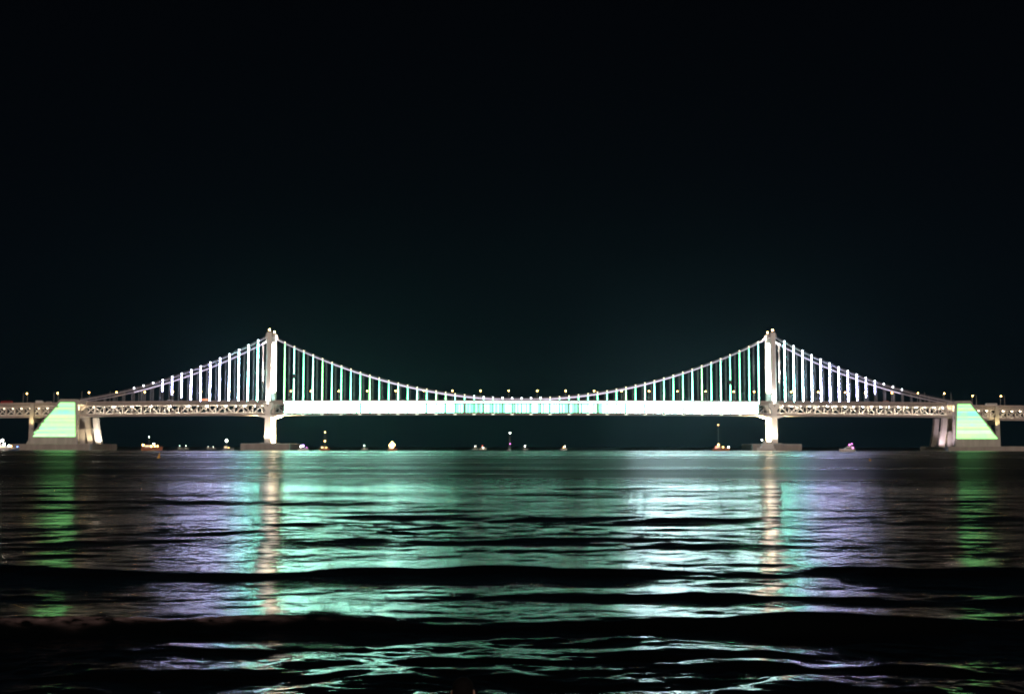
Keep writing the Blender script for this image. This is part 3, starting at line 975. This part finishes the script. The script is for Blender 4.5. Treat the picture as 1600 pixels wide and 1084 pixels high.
for i, px in enumerate(LIT):
    yl = YF - 0.5
    x = X(px, yl, 55)
    sh = -0.3 if px < 95 else (-2.0 if px > 1515 else 0.0)
    o = empty('street_lamp', (x, yl, zroad(x) + sh))
    tag(o, where(i, px), 'street lamp', 'lit street lamps on the bridge')
    inst('post', ME_POST, o); inst('lamp_head', ME_HEAD, o); inst('bulb', ME_BULB, o)
UNLIT = [33, 81, 128, 172, 217, 1445, 1486, 1529, 1573]
for i, px in enumerate(UNLIT):
    x = X(px, YN + 1.0, 55)
    sh = -0.3 if px < 95 else (-2.0 if px > 1515 else 0.0)
    o = empty('street_lamp', (x, YN + (7.0 if sh else 1.0), zroad(x) + sh), R(180))
    k = i if px < 800 else len(UNLIT) - 1 - i
    tag(o, 'dark lamp post turned away from view, %s from the %s picture edge' % (ORD[k], 'left' if px < 800 else 'right'), 'street lamp', 'dark lamp posts')
    inst('post', ME_POST, o); inst('lamp_head', ME_HEAD, o)

# ------------------------------------------------------------------ vehicles on the upper deck
def make_vehicle(px, kind, paint, label, lane=4.5, dirn=1):
    x = X(px, YN + lane, 50)
    sh = -0.3 if px < 95 else (-2.0 if px > 1515 else 0.0)
    o = empty({'car': 'car', 'van': 'delivery_van', 'truck': 'box_truck', 'bus': 'bus'}[kind], (x, YN + (7.5 if sh else lane), zroad(x) + sh), 0 if dirn > 0 else math.pi)
    tag(o, label, {'car': 'car', 'van': 'van', 'truck': 'truck', 'bus': 'bus'}[kind], 'vehicles on the upper deck')
    if kind == 'car': L, H, Wd = 4.5, 1.5, 1.8
    elif kind == 'van': L, H, Wd = 5.4, 2.3, 2.0
    elif kind == 'truck': L, H, Wd = 8.0, 3.3, 2.4
    else: L, H, Wd = 11.5, 3.2, 2.5
    hl, hw = L / 2, Wd / 2
    b = MB()
    if kind == 'car':
        prof = [(-hl, 0.35), (hl, 0.35), (hl, 0.7), (hl * 0.55, 0.9), (hl * 0.2, H), (-hl * 0.55, H), (-hl * 0.92, 0.95), (-hl, 0.8)]
    elif kind == 'truck':
        prof = [(-hl, 0.6), (hl, 0.45), (hl, 1.3), (hl * 0.93, 2.3), (hl * 0.6, 2.4), (hl * 0.56, H), (-hl, H)]
    else:
        prof = [(-hl, 0.4), (hl, 0.4), (hl, 1.2), (hl * 0.92, H * 0.9), (hl * 0.85, H), (-hl * 0.97, H), (-hl, H * 0.95)]
    b.loft([[(p, -hw, q) for p, q in prof], [(p, hw, q) for p, q in prof]])
    b.build('body', paint, o)
    g = MB(); g.box(-hl * (0.5 if kind == 'car' else 0.9), hl * (0.25 if kind == 'car' else 0.8), -hw - 0.01, hw + 0.01, H * 0.62, H * 0.86)
    if kind != 'truck': g.build('window', M['glass'], o)
    for sx in (-0.62, 0.62):
        for sy in (-1, 1):
            w = MB(); w.tube([(sx * hl, sy * hw * 0.82, 0.34), (sx * hl, sy * (hw + 0.02), 0.34)], 0.34, 10); w.build('wheel', M['tyre'], o)
    for sy in (-0.6, 0.6):
        t = MB(); t.box(hl, hl + 0.05, sy * hw - 0.2, sy * hw + 0.2, 0.6, 0.8); t.build('headlight', M['boat_white'], o)
        t = MB(); t.box(-hl - 0.05, -hl, sy * hw - 0.2, sy * hw + 0.2, 0.7, 0.9); t.build('taillight', M['boat_red'], o)
pw = mat('white_paint', (0.7, 0.7, 0.68), 0.3, var=0.05); po = mat('orange_paint', (0.6, 0.2, 0.06), 0.35, var=0.05)
pg = mat('silver_paint', (0.4, 0.41, 0.43), 0.3, metal=0.4, var=0.05); pr = mat('taillight_red', (0.45, 0.03, 0.03), 0.3, var=0.05); pb = mat('dark_paint', (0.05, 0.06, 0.09), 0.3, var=0.05)
make_vehicle(9, 'bus', pr, 'bus at the left end of the bridge deck, red body standing for a taillight streak', 4.5, -1)  # red body colour stands in for a streak of taillights
make_vehicle(61, 'truck', pw, 'white box truck on the deck left of the left anchorage', 4.5, 1)
make_vehicle(75, 'van', pw, 'white van just behind the truck near the left anchorage', 4.5, 1)
make_vehicle(266, 'van', pw, 'white van on the left side span of the bridge', 3.5, 1)
make_vehicle(321, 'truck', po, 'orange box truck on the left side span of the bridge', 3.5, 1)
make_vehicle(1384, 'van', po, 'orange van on the right side span of the bridge', 3.5, -1)
make_vehicle(1550, 'bus', pw, 'white bus crossing the right approach beside the pier', 4.5, -1)
make_vehicle(196, 'car', pg, 'silver car on the left side span near the anchorage', 3.5, 1)

# ------------------------------------------------------------------ boats
def hull_mesh(b, L, B, H, m=0, deck_m=1, sheer=0.35):
    """pointed bow towards +x"""
    st = [(-0.5, 0.86, 0.0), (-0.3, 1.0, 0.0), (0.0, 1.0, 0.02), (0.22, 0.86, 0.10), (0.38, 0.5, 0.22), (0.5, 0.04, sheer)]
    rings = []
    for u, w, s in st:
        hb = B / 2 * w; t = H * (1 + s)
        x = u * L
        rings.append([(x - 0.04 * L * max(0, u), -hb * 0.55, -0.5), (x - 0.02 * L * max(0, u), -hb * 0.9, H * 0.35), (x, -hb, t), (x, -hb * 0.9, t + 0.02), (x, -hb * 0.88, t - 0.25),
                      (x, hb * 0.88, t - 0.25), (x, hb * 0.9, t + 0.02), (x, hb, t), (x - 0.02 * L * max(0, u), hb * 0.9, H * 0.35), (x - 0.04 * L * max(0, u), hb * 0.55, -0.5)])
    b.loft(rings, m)

def boat(px, dist, L, kind, hull, label, lamps=(), heading=0.0, cat='boat', name='boat', cabin_glow=False, mast=0.0, lit=None, kL=1.0, wy=0.0):
    x = X(px, dist, 2)
    o = empty(name, (x, dist, wy), heading)
    tag(o, label, cat)
    B, H = L * 0.28, L * 0.11 + 0.5
    b = MB(); hull_mesh(b, L, B, H); b.build('hull', hull, o)
    if kind == 'fishing':
        c = MB(); c.hexa([(-L*0.36, -B*0.33, H*0.9), (-L*0.05, -B*0.33, H*0.9), (-L*0.05, B*0.33, H*0.9), (-L*0.36, B*0.33, H*0.9)],
                         [(-L*0.35, -B*0.30, H+2.4), (-L*0.09, -B*0.30, H+2.4), (-L*0.09, B*0.30, H+2.4), (-L*0.35, B*0.30, H+2.4)])
        c.build('cabin', M['hullw'], o)
        r = MB(); r.box(-L*0.38, -L*0.03, -B*0.37, B*0.37, H+2.4, H+2.6); r.build('cabin_roof', hull, o)
        for sy in (-1, 1):
            w = MB(); w.box(-L*0.32, -L*0.11, sy*B*0.318-0.06, sy*B*0.318+0.06, H+1.1, H+1.9); w.build('window', M['boat_cabin'] if cabin_glow else M['glass'], o)
        rl = MB(); rl.tube([(L*0.05, -B*0.42, H*1.0), (L*0.05, -B*0.42, H+1.0), (L*0.32, -B*0.30, H*1.15+1.0), (L*0.46, 0, H*1.3+1.0)], 0.05, 4); rl.build('rail', M['pole'], o)
        tops = H + 2.6
        mx = -L * 0.16
    elif kind == 'yacht':
        c = MB()
        prof = [(-L*0.36, H*0.95), (L*0.22, H*1.05), (L*0.06, H+1.7), (-L*0.30, H+1.9)]
        c.loft([[(p, -B*0.34, q) for p, q in prof], [(p, B*0.34, q) for p, q in prof]]); c.build('cabin', M['hullw'], o)
        fb = MB(); prof2 = [(-L*0.30, H+1.93), (0, H+1.73), (-L*0.05, H+2.6), (-L*0.27, H+2.7)]
        fb.loft([[(p, -B*0.27, q) for p, q in prof2], [(p, B*0.27, q) for p, q in prof2]]); fb.build('flybridge', M['hullw'], o)
        for sy in (-1, 1):
            w = MB(); w.hexa([(-L*0.28, sy*B*0.345-0.05, H+0.5), (L*0.12, sy*B*0.345-0.05, H+0.5), (L*0.12, sy*B*0.345+0.05, H+0.5), (-L*0.28, sy*B*0.345+0.05, H+0.5)],
                             [(-L*0.27, sy*B*0.345-0.05, H+1.3), (L*0.06, sy*B*0.345-0.05, H+1.3), (L*0.06, sy*B*0.345+0.05, H+1.3), (-L*0.27, sy*B*0.345+0.05, H+1.3)])
            w.build('window', M['boat_cabin'] if cabin_glow else M['glass'], o)
        a = MB(); a.tube([(-L*0.33, -B*0.25, H+2.0), (-L*0.27, -B*0.2, H+4.0), (-L*0.27, B*0.2, H+4.0), (-L*0.33, B*0.25, H+2.0)], 0.12, 5); a.build('radar_arch', M['hullw'], o)
        tops = H + 2.7; mx = -L * 0.2
    elif kind == 'sail':
        c = MB(); c.hexa([(-L*0.15, -B*0.25, H*0.95), (L*0.18, -B*0.2, H), (L*0.18, B*0.2, H), (-L*0.15, B*0.25, H*0.95)], [(-L*0.13, -B*0.22, H+0.7), (L*0.14, -B*0.16, H+0.6), (L*0.14, B*0.16, H+0.6), (-L*0.13, B*0.22, H+0.7)])
        c.build('cabin', M['hullw'], o)
        bm = MB(); bm.tube([(L*0.05, 0, H+1.6), (-L*0.38, 0, H+1.7)], [0.22, 0.18], 6); bm.build('boom', M['hullw'], o)
        st = MB()
        for e_ in ((L*0.48, 0, H*1.3), (-L*0.48, 0, H)):
            st.tube([(L*0.05, 0, H+mast-0.4), e_], 0.03, 3)
        for sy in (-1, 1): st.tube([(L*0.05, 0, H+mast*0.75), (L*0.02, sy*B*0.46, H)], 0.03, 3)
        st.build('rigging', M['pole'], o)
        tops = H; mx = L * 0.05
    elif kind == 'ferry':
        for lv in range(3):
            k0, k1 = -L*0.42 + lv*L*0.03, L*0.30 - lv*L*0.09
            z0 = H*0.95 + lv*2.35
            c = MB(); c.box(k0, k1, -B*0.42, B*0.42, z0, z0+1.9); c.box(k0-0.5, k1+0.6, -B*0.46, B*0.46, z0+1.9, z0+2.2)
            c.build('deckhouse', M['hullw'], o)
            nw = 7 - lv
            for i in range(nw):
                for sy in (-1,):
                    a0 = k0 + (k1-k0)*(i+0.18)/nw; a1 = k0 + (k1-k0)*(i+0.82)/nw
                    w = MB(); w.box(a0, a1, sy*B*0.42-0.04, sy*B*0.42+0.02, z0+0.5, z0+1.5); w.build('window', M['boat_cabin'] if (i + lv) % 3 else M['boat_purple'], o)
        tops = H*0.95 + 7.1; mx = 0
    elif kind == 'skiff':
        c = MB(); c.box(-L*0.2, L*0.05, -B*0.22, B*0.22, H*0.9, H+1.1); c.build('console', M['hullw'], o)
        tops = H + 1.1; mx = -L * 0.08
    if mast:
        m_ = MB(); m_.tube([(mx, 0, tops - 0.3), (mx, 0, H + mast)], [0.14, 0.08], 6)
        if kind != 'sail': m_.bar((mx - 0.8, 0, H + mast * 0.8), (mx + 0.8, 0, H + mast * 0.8), 0.08, 0.08)
        m_.build('mast', M['pole'], o)
    for (lx, lz, r, mt) in lamps:
        if kind == 'skiff': r *= 0.75
        l = MB(); l.ball((0, 0, 0), r, 8, 5)
        xx_ = mx if lx is None else lx * L
        l.build('lamp', M[mt], o, loc=(xx_, -0.25 if lx is None else -B * 0.3, lz))
        if lx is not None:
            st = MB(); st.bar((xx_, -B*0.3, H * 0.9), (xx_, -B*0.3, lz - r * 0.8), 0.1, 0.1); st.build('lamp_stand', M['pole'], o)
    return o

boat(6, 1130, 17, 'yacht', M['hullw'], 'brightly lit white boat cut by the left picture edge', [(-0.25, 7.0, 1.0, 'boat_white'), (0.05, 5.6, 0.8, 'boat_white'), (0.30, 4.2, 0.6, 'boat_white'), (0.42, 4.0, 0.55, 'boat_warm'), (-0.05, 9.0, 0.9, 'boat_white')], cabin_glow=True)
boat(22, 1080, 9, 'skiff', M['hullb'], 'small skiff with a blue lamp beside the left anchorage plinth', [(-0.3, 3.8, 0.5, 'boat_warm'), (0.35, 3.4, 0.55, 'boat_blue')])
boat(238, 1150, 19, 'fishing', M['hullr'], 'orange lit work boat between the left anchorage and left tower', [(-0.42, 5.0, 0.8, 'boat_warm'), (-0.02, 3.9, 0.6, 'boat_warm'), (0.15, 3.9, 0.55, 'boat_warm'), (0.28, 4.1, 0.5, 'boat_warm'), (0.10, 6.2, 0.5, 'boat_white'), (None, 12.5, 0.3, 'boat_white')], cabin_glow=True, mast=10.5)
boat(357, 1180, 11, 'fishing', M['hullg'], 'small grey boat with one bright white masthead lamp left of the tower plinth', [(None, 9.2, 0.85, 'boat_white'), (0.05, 2.6, 0.3, 'boat_warm')], mast=10, cabin_glow=True)
boat(474, 1150, 9.5, 'yacht', M['hullw'], 'little boat with purple lights beside the left tower plinth', [(0.0, 4.6, 0.75, 'boat_purple'), (-0.2, 4.0, 0.6, 'boat_white'), (0.35, 3.0, 0.3, 'boat_pink')])
boat(507, 1150, 10, 'sail', M['hullr'], 'orange lit sailing boat with two mast lamps right of the left tower', [(None, 17.0, 0.42, 'boat_warm'), (None, 8.8, 0.55, 'boat_warm'), (-0.2, 3.0, 0.4, 'boat_warm'), (0.2, 3.0, 0.3, 'boat_warm')], mast=15.5)
boat(570, 1500, 8, 'skiff', M['hullg'], 'distant skiff with a single pale lamp under the main span', [(None, 5.2, 0.75, 'boat_green')], mast=3.4)
boat(613.5, 1150, 9, 'fishing', M['hullr'], 'boat glowing fiery orange under the main span', [(-0.25, 5.2, 0.9, 'boat_warm'), (-0.05, 7.4, 0.85, 'boat_warm'), (0.15, 5.6, 0.9, 'boat_warm'), (0.0, 3.4, 0.8, 'boat_warm')], cabin_glow=True, mast=6)
boat(743, 1600, 7, 'skiff', M['hullg'], 'far tiny skiff with a faint white lamp left of the mid-span sailing boat', [(None, 4.6, 0.42, 'boat_white')], mast=3)
boat(754.5, 1600, 9, 'skiff', M['hullw'], 'far tiny skiff with a red lamp and white deck light', [(None, 5.2, 0.38, 'boat_red'), (0.1, 2.9, 0.42, 'boat_white')], mast=3.6)
boat(796.5, 1150, 7.5, 'sail', M['hullg'], 'grey sailing boat with a tall mast under the middle of the bridge', [(None, 16.4, 0.38, 'boat_white'), (None, 6.4, 0.42, 'boat_pink')], mast=15, heading=R(70))
boat(821, 1500, 7, 'skiff', M['hullg'], 'far skiff with a bright white lamp right of the mid-span sailing boat', [(None, 4.6, 0.75, 'boat_white')], mast=3)
boat(881, 1500, 8, 'skiff', M['hullw'], 'far skiff with a warm light right of mid-span', [(0.0, 3.4, 0.6, 'boat_warm'), (0.18, 4.2, 0.5, 'boat_white')])
boat(1127, 1150, 16, 'fishing', M['hullr'], 'work boat with red and orange lights and a tall mast left of the right tower', [(None, 24.0, 0.42, 'boat_warm'), (None, 5.8, 0.7, 'boat_warm'), (-0.3, 3.4, 0.55, 'boat_red'), (0.1, 3.6, 0.45, 'boat_warm'), (0.42, 3.6, 0.5, 'boat_white')], mast=22, cabin_glow=True)
boat(1197, 1160, 17, 'ferry', M['hullw'], 'white three-deck ferry in front of the right tower plinth', [(0.2, 10.5, 0.4, 'boat_white'), (-0.3, 10.5, 0.35, 'boat_white')], heading=R(180), cat='ferry', name='ferry')
boat(1323.5, 990, 12.5, 'yacht', M['hullw'], 'white motor yacht with magenta stern lights right of the right tower', [(-0.20, 5.6, 0.5, 'boat_pink'), (-0.40, 3.2, 0.55, 'boat_pink'), (-0.34, 6.4, 0.35, 'boat_pink')], heading=R(180), cat='yacht', name='motor_yacht')
for i, (px, d_, lab, l) in enumerate([(281.5, 1700, 'far faint skiff with a pale lamp, right of the orange work boat', 'boat_green'), (291, 1750, 'second far faint skiff right of the orange work boat', 'boat_white'),
                                      (326, 1800, 'very faint far skiff left of the grey masthead-lamp boat', 'boat_white'), (334, 1800, 'faintest far skiff nearest the grey masthead-lamp boat', 'boat_white')]):
    boat(px, d_, 7, 'skiff', M['hullg'], lab, [(None, 5.0 if i < 2 else 3.4, 0.42 if i < 2 else 0.28, l)], mast=3)

def buoy(px, ypx, dist, h, label, tilt):
    x = X(px, dist, 1)
    o = empty('marker_buoy', (x, dist, -0.1)); o.rotation_euler = (0, tilt, 0)
    tag(o, label, 'buoy', 'yellow marker buoys')
    b = MB(); b.tube([(0, 0, -0.4), (0, 0, 0.1), (0, 0, 0.35)], [h*0.22, h*0.32, h*0.26], 12); b.build('float', M['buoy'], o)
    b = MB(); b.tube([(0, 0, 0.34), (0, 0, h*0.85), (0, 0, h)], [h*0.24, h*0.07, h*0.05], 10); b.build('cone', M['buoy'], o)
    b = MB(); b.tube([(0, 0, h*0.98), (0, 0, h*1.15)], h*0.05, 8); b.build('top_mark', M['dark'], o)
buoy(248, 716, 390, 1.9, 'leaning yellow buoy in front of the orange work boat', R(10))
buoy(1359.5, 720, 330, 1.0, 'small yellow buoy right of the motor yacht', R(-5))

# ------------------------------------------------------------------ person at the water's edge
def make_person():
    px, dist = 723.7, 10.0
    x0 = (px - 800) / F * (dist * math.cos(PITCH) - 1.85 * math.sin(PITCH))
    zf = 0.075
    skin = mat('skin', (0.42, 0.25, 0.18), 0.5, var=0.08, scale=8)
    skin_b = skin.node_tree.nodes['Principled BSDF']
    skin_b.inputs['Subsurface Weight'].default_value = 0.15
    shirt = mat('dark_shirt', (0.03, 0.03, 0.04), 0.9, scale=5); trou = mat('dark_trousers', (0.02, 0.022, 0.03), 0.9, scale=5)
    H = 1.715
    root = empty('person', (x0, dist, zf))
    tag(root, 'person with short black hair standing with back to view at the bottom edge', 'person')
    V, Ed, Rad = [], [], []
    def v(x, y, z, r, p=None):
        V.append((x, y, z)); Rad.append(r)
        if p is not None: Ed.append((p, len(V) - 1))
        return len(V) - 1
    pel = v(0, 0, 0.93, (0.155, 0.11))
    a = v(0, 0, 1.10, (0.14, 0.10), pel); a = v(0, -0.01, 1.28, (0.165, 0.115), a); ch = v(0, -0.01, 1.40, (0.15, 0.09), a)
    nk = v(0, -0.005, 1.475, (0.062, 0.062), ch); hd0 = v(0, 0.01, 1.53, (0.062, 0.070), nk)
    hd1 = v(0, 0.015, 1.60, (0.076, 0.092), hd0); hd2 = v(0, 0.01, 1.655, (0.070, 0.086), hd1)
    for s in (-1, 1):
        sh = v(s*0.185, -0.01, 1.395, (0.062, 0.06), ch); el = v(s*0.235, -0.02, 1.12, (0.045, 0.045), sh)
        wr = v(s*0.245, 0.03, 0.88, (0.030, 0.026), el); pm = v(s*0.245, 0.045, 0.80, (0.040, 0.022), wr)
        for k, (dy, ln) in enumerate(((-0.030, 0.075), (-0.010, 0.085), (0.010, 0.08), (0.028, 0.065))):
            f1 = v(s*0.243, 0.048 + dy, 0.745, (0.010, 0.010), pm); v(s*0.238, 0.055 + dy, 0.745 - ln*0.75, (0.008, 0.008), f1)
        th = v(s*0.232, 0.085, 0.785, (0.011, 0.011), pm); v(s*0.228, 0.10, 0.745, (0.009, 0.009), th)
        hp = v(s*0.095, 0, 0.88, (0.095, 0.095), pel); kn = v(s*0.11, 0.01, 0.49, (0.058, 0.060), hp)
        cf = v(s*0.112, -0.01, 0.34, (0.055, 0.058), kn); an = v(s*0.115, -0.01, 0.085, (0.036, 0.04), cf)
        v(s*0.125, 0.15, 0.03, (0.042, 0.026), an)
    me = bpy.data.meshes.new('body'); me.from_pydata(V, Ed, []); me.update()
    o = bpy.data.objects.new('body', me); link(o, root)
    sk = o.modifiers.new('skin', 'SKIN'); 
    if not me.skin_vertices: 
        bpy.context.view_layer.objects.active = o
    sv = me.skin_vertices[0].data if me.skin_vertices else None
    if sv:
        for i, r_ in enumerate(Rad): sv[i].radius = r_
        sv[0].use_root = True
    o.modifiers.new('sub', 'SUBSURF').render_levels = 2
    o.modifiers['sub'].levels = 2
    dg = bpy.context.evaluated_depsgraph_get()
    me2 = bpy.data.meshes.new_from_object(o.evaluated_get(dg))
    o.modifiers.clear(); o.data = me2
    me2.materials.clear()
    for mt in (skin, shirt, trou): me2.materials.append(mt)
    for p in me2.polygons:
        c = p.center
        p.use_smooth = True
        p.material_index = 0
        if c.z < 0.95 and abs(c.x) < 0.21 and c.z > 0.07: p.material_index = 2
        if 0.93 < c.z < 1.455 and (abs(c.x) < 0.19 or c.z > 1.18): p.material_index = 1
    # hair: cap over the skull, down to the nape
    h = MB()
    rings = []
    n = 20
    for i, (z, rx, ry, oy) in enumerate(((1.535, 0.070, 0.060, -0.035), (1.565, 0.080, 0.082, -0.020), (1.60, 0.0835, 0.098, -0.004), (1.635, 0.0835, 0.101, 0.004), (1.665, 0.078, 0.094, 0.006), (1.69, 0.064, 0.076, 0.006), (1.706, 0.042, 0.05, 0.006), (1.714, 0.015, 0.018, 0.006))):
        ring = []
        for k in range(n):
            g = 2 * math.pi * k / n
            j = 1 + 0.035 * math.sin(5 * g + i * 1.7) + 0.02 * math.sin(9 * g + i)
            ring.append((rx * math.cos(g) * j, oy + ry * math.sin(g) * j, z))
        rings.append(ring)
    h.loft(rings)
    hm = mat('black_hair', (0.004, 0.0035, 0.0035), 0.9, scale=40)
    hm.node_tree.nodes['Principled BSDF'].inputs['Specular IOR Level'].default_value = 0.1
    h.build('hair', hm, root, smooth=True)
    for s in (-1, 1):
        e_ = MB(); e_.ball((s * 0.083, 0.012, 1.585), 0.03, 10, 7, sq=(0.45, 0.65, 1.05)); e_.build('ear', skin, root, smooth=True)
    nose = MB(); nose.ball((0, 0.112, 1.575), 0.016, 8, 6, sq=(0.8, 1, 1.5)); nose.build('nose', skin, root, smooth=True)
make_person()

# ------------------------------------------------------------------ night haze over the bay
hb = MB(); hb.box(-1900, 1900, -90, 2600, -6, 150)
vm = bpy.data.materials.new('haze_air'); vm.use_nodes = True
vn = vm.node_tree; vn.nodes.clear()
vo = vn.nodes.new('ShaderNodeOutputMaterial'); pv = vn.nodes.new('ShaderNodeVolumePrincipled')
pv.inputs['Density'].default_value = 0.00002
pv.inputs['Color'].default_value = (0.62, 0.9, 1.0, 1)
pv.inputs['Anisotropy'].default_value = 0.85
vn.links.new(pv.outputs[0], vo.inputs['Volume'])
hz = hb.build('haze', vm)
tag(hz, 'thin night haze glowing around the bridge lights', 'haze', kind='stuff')
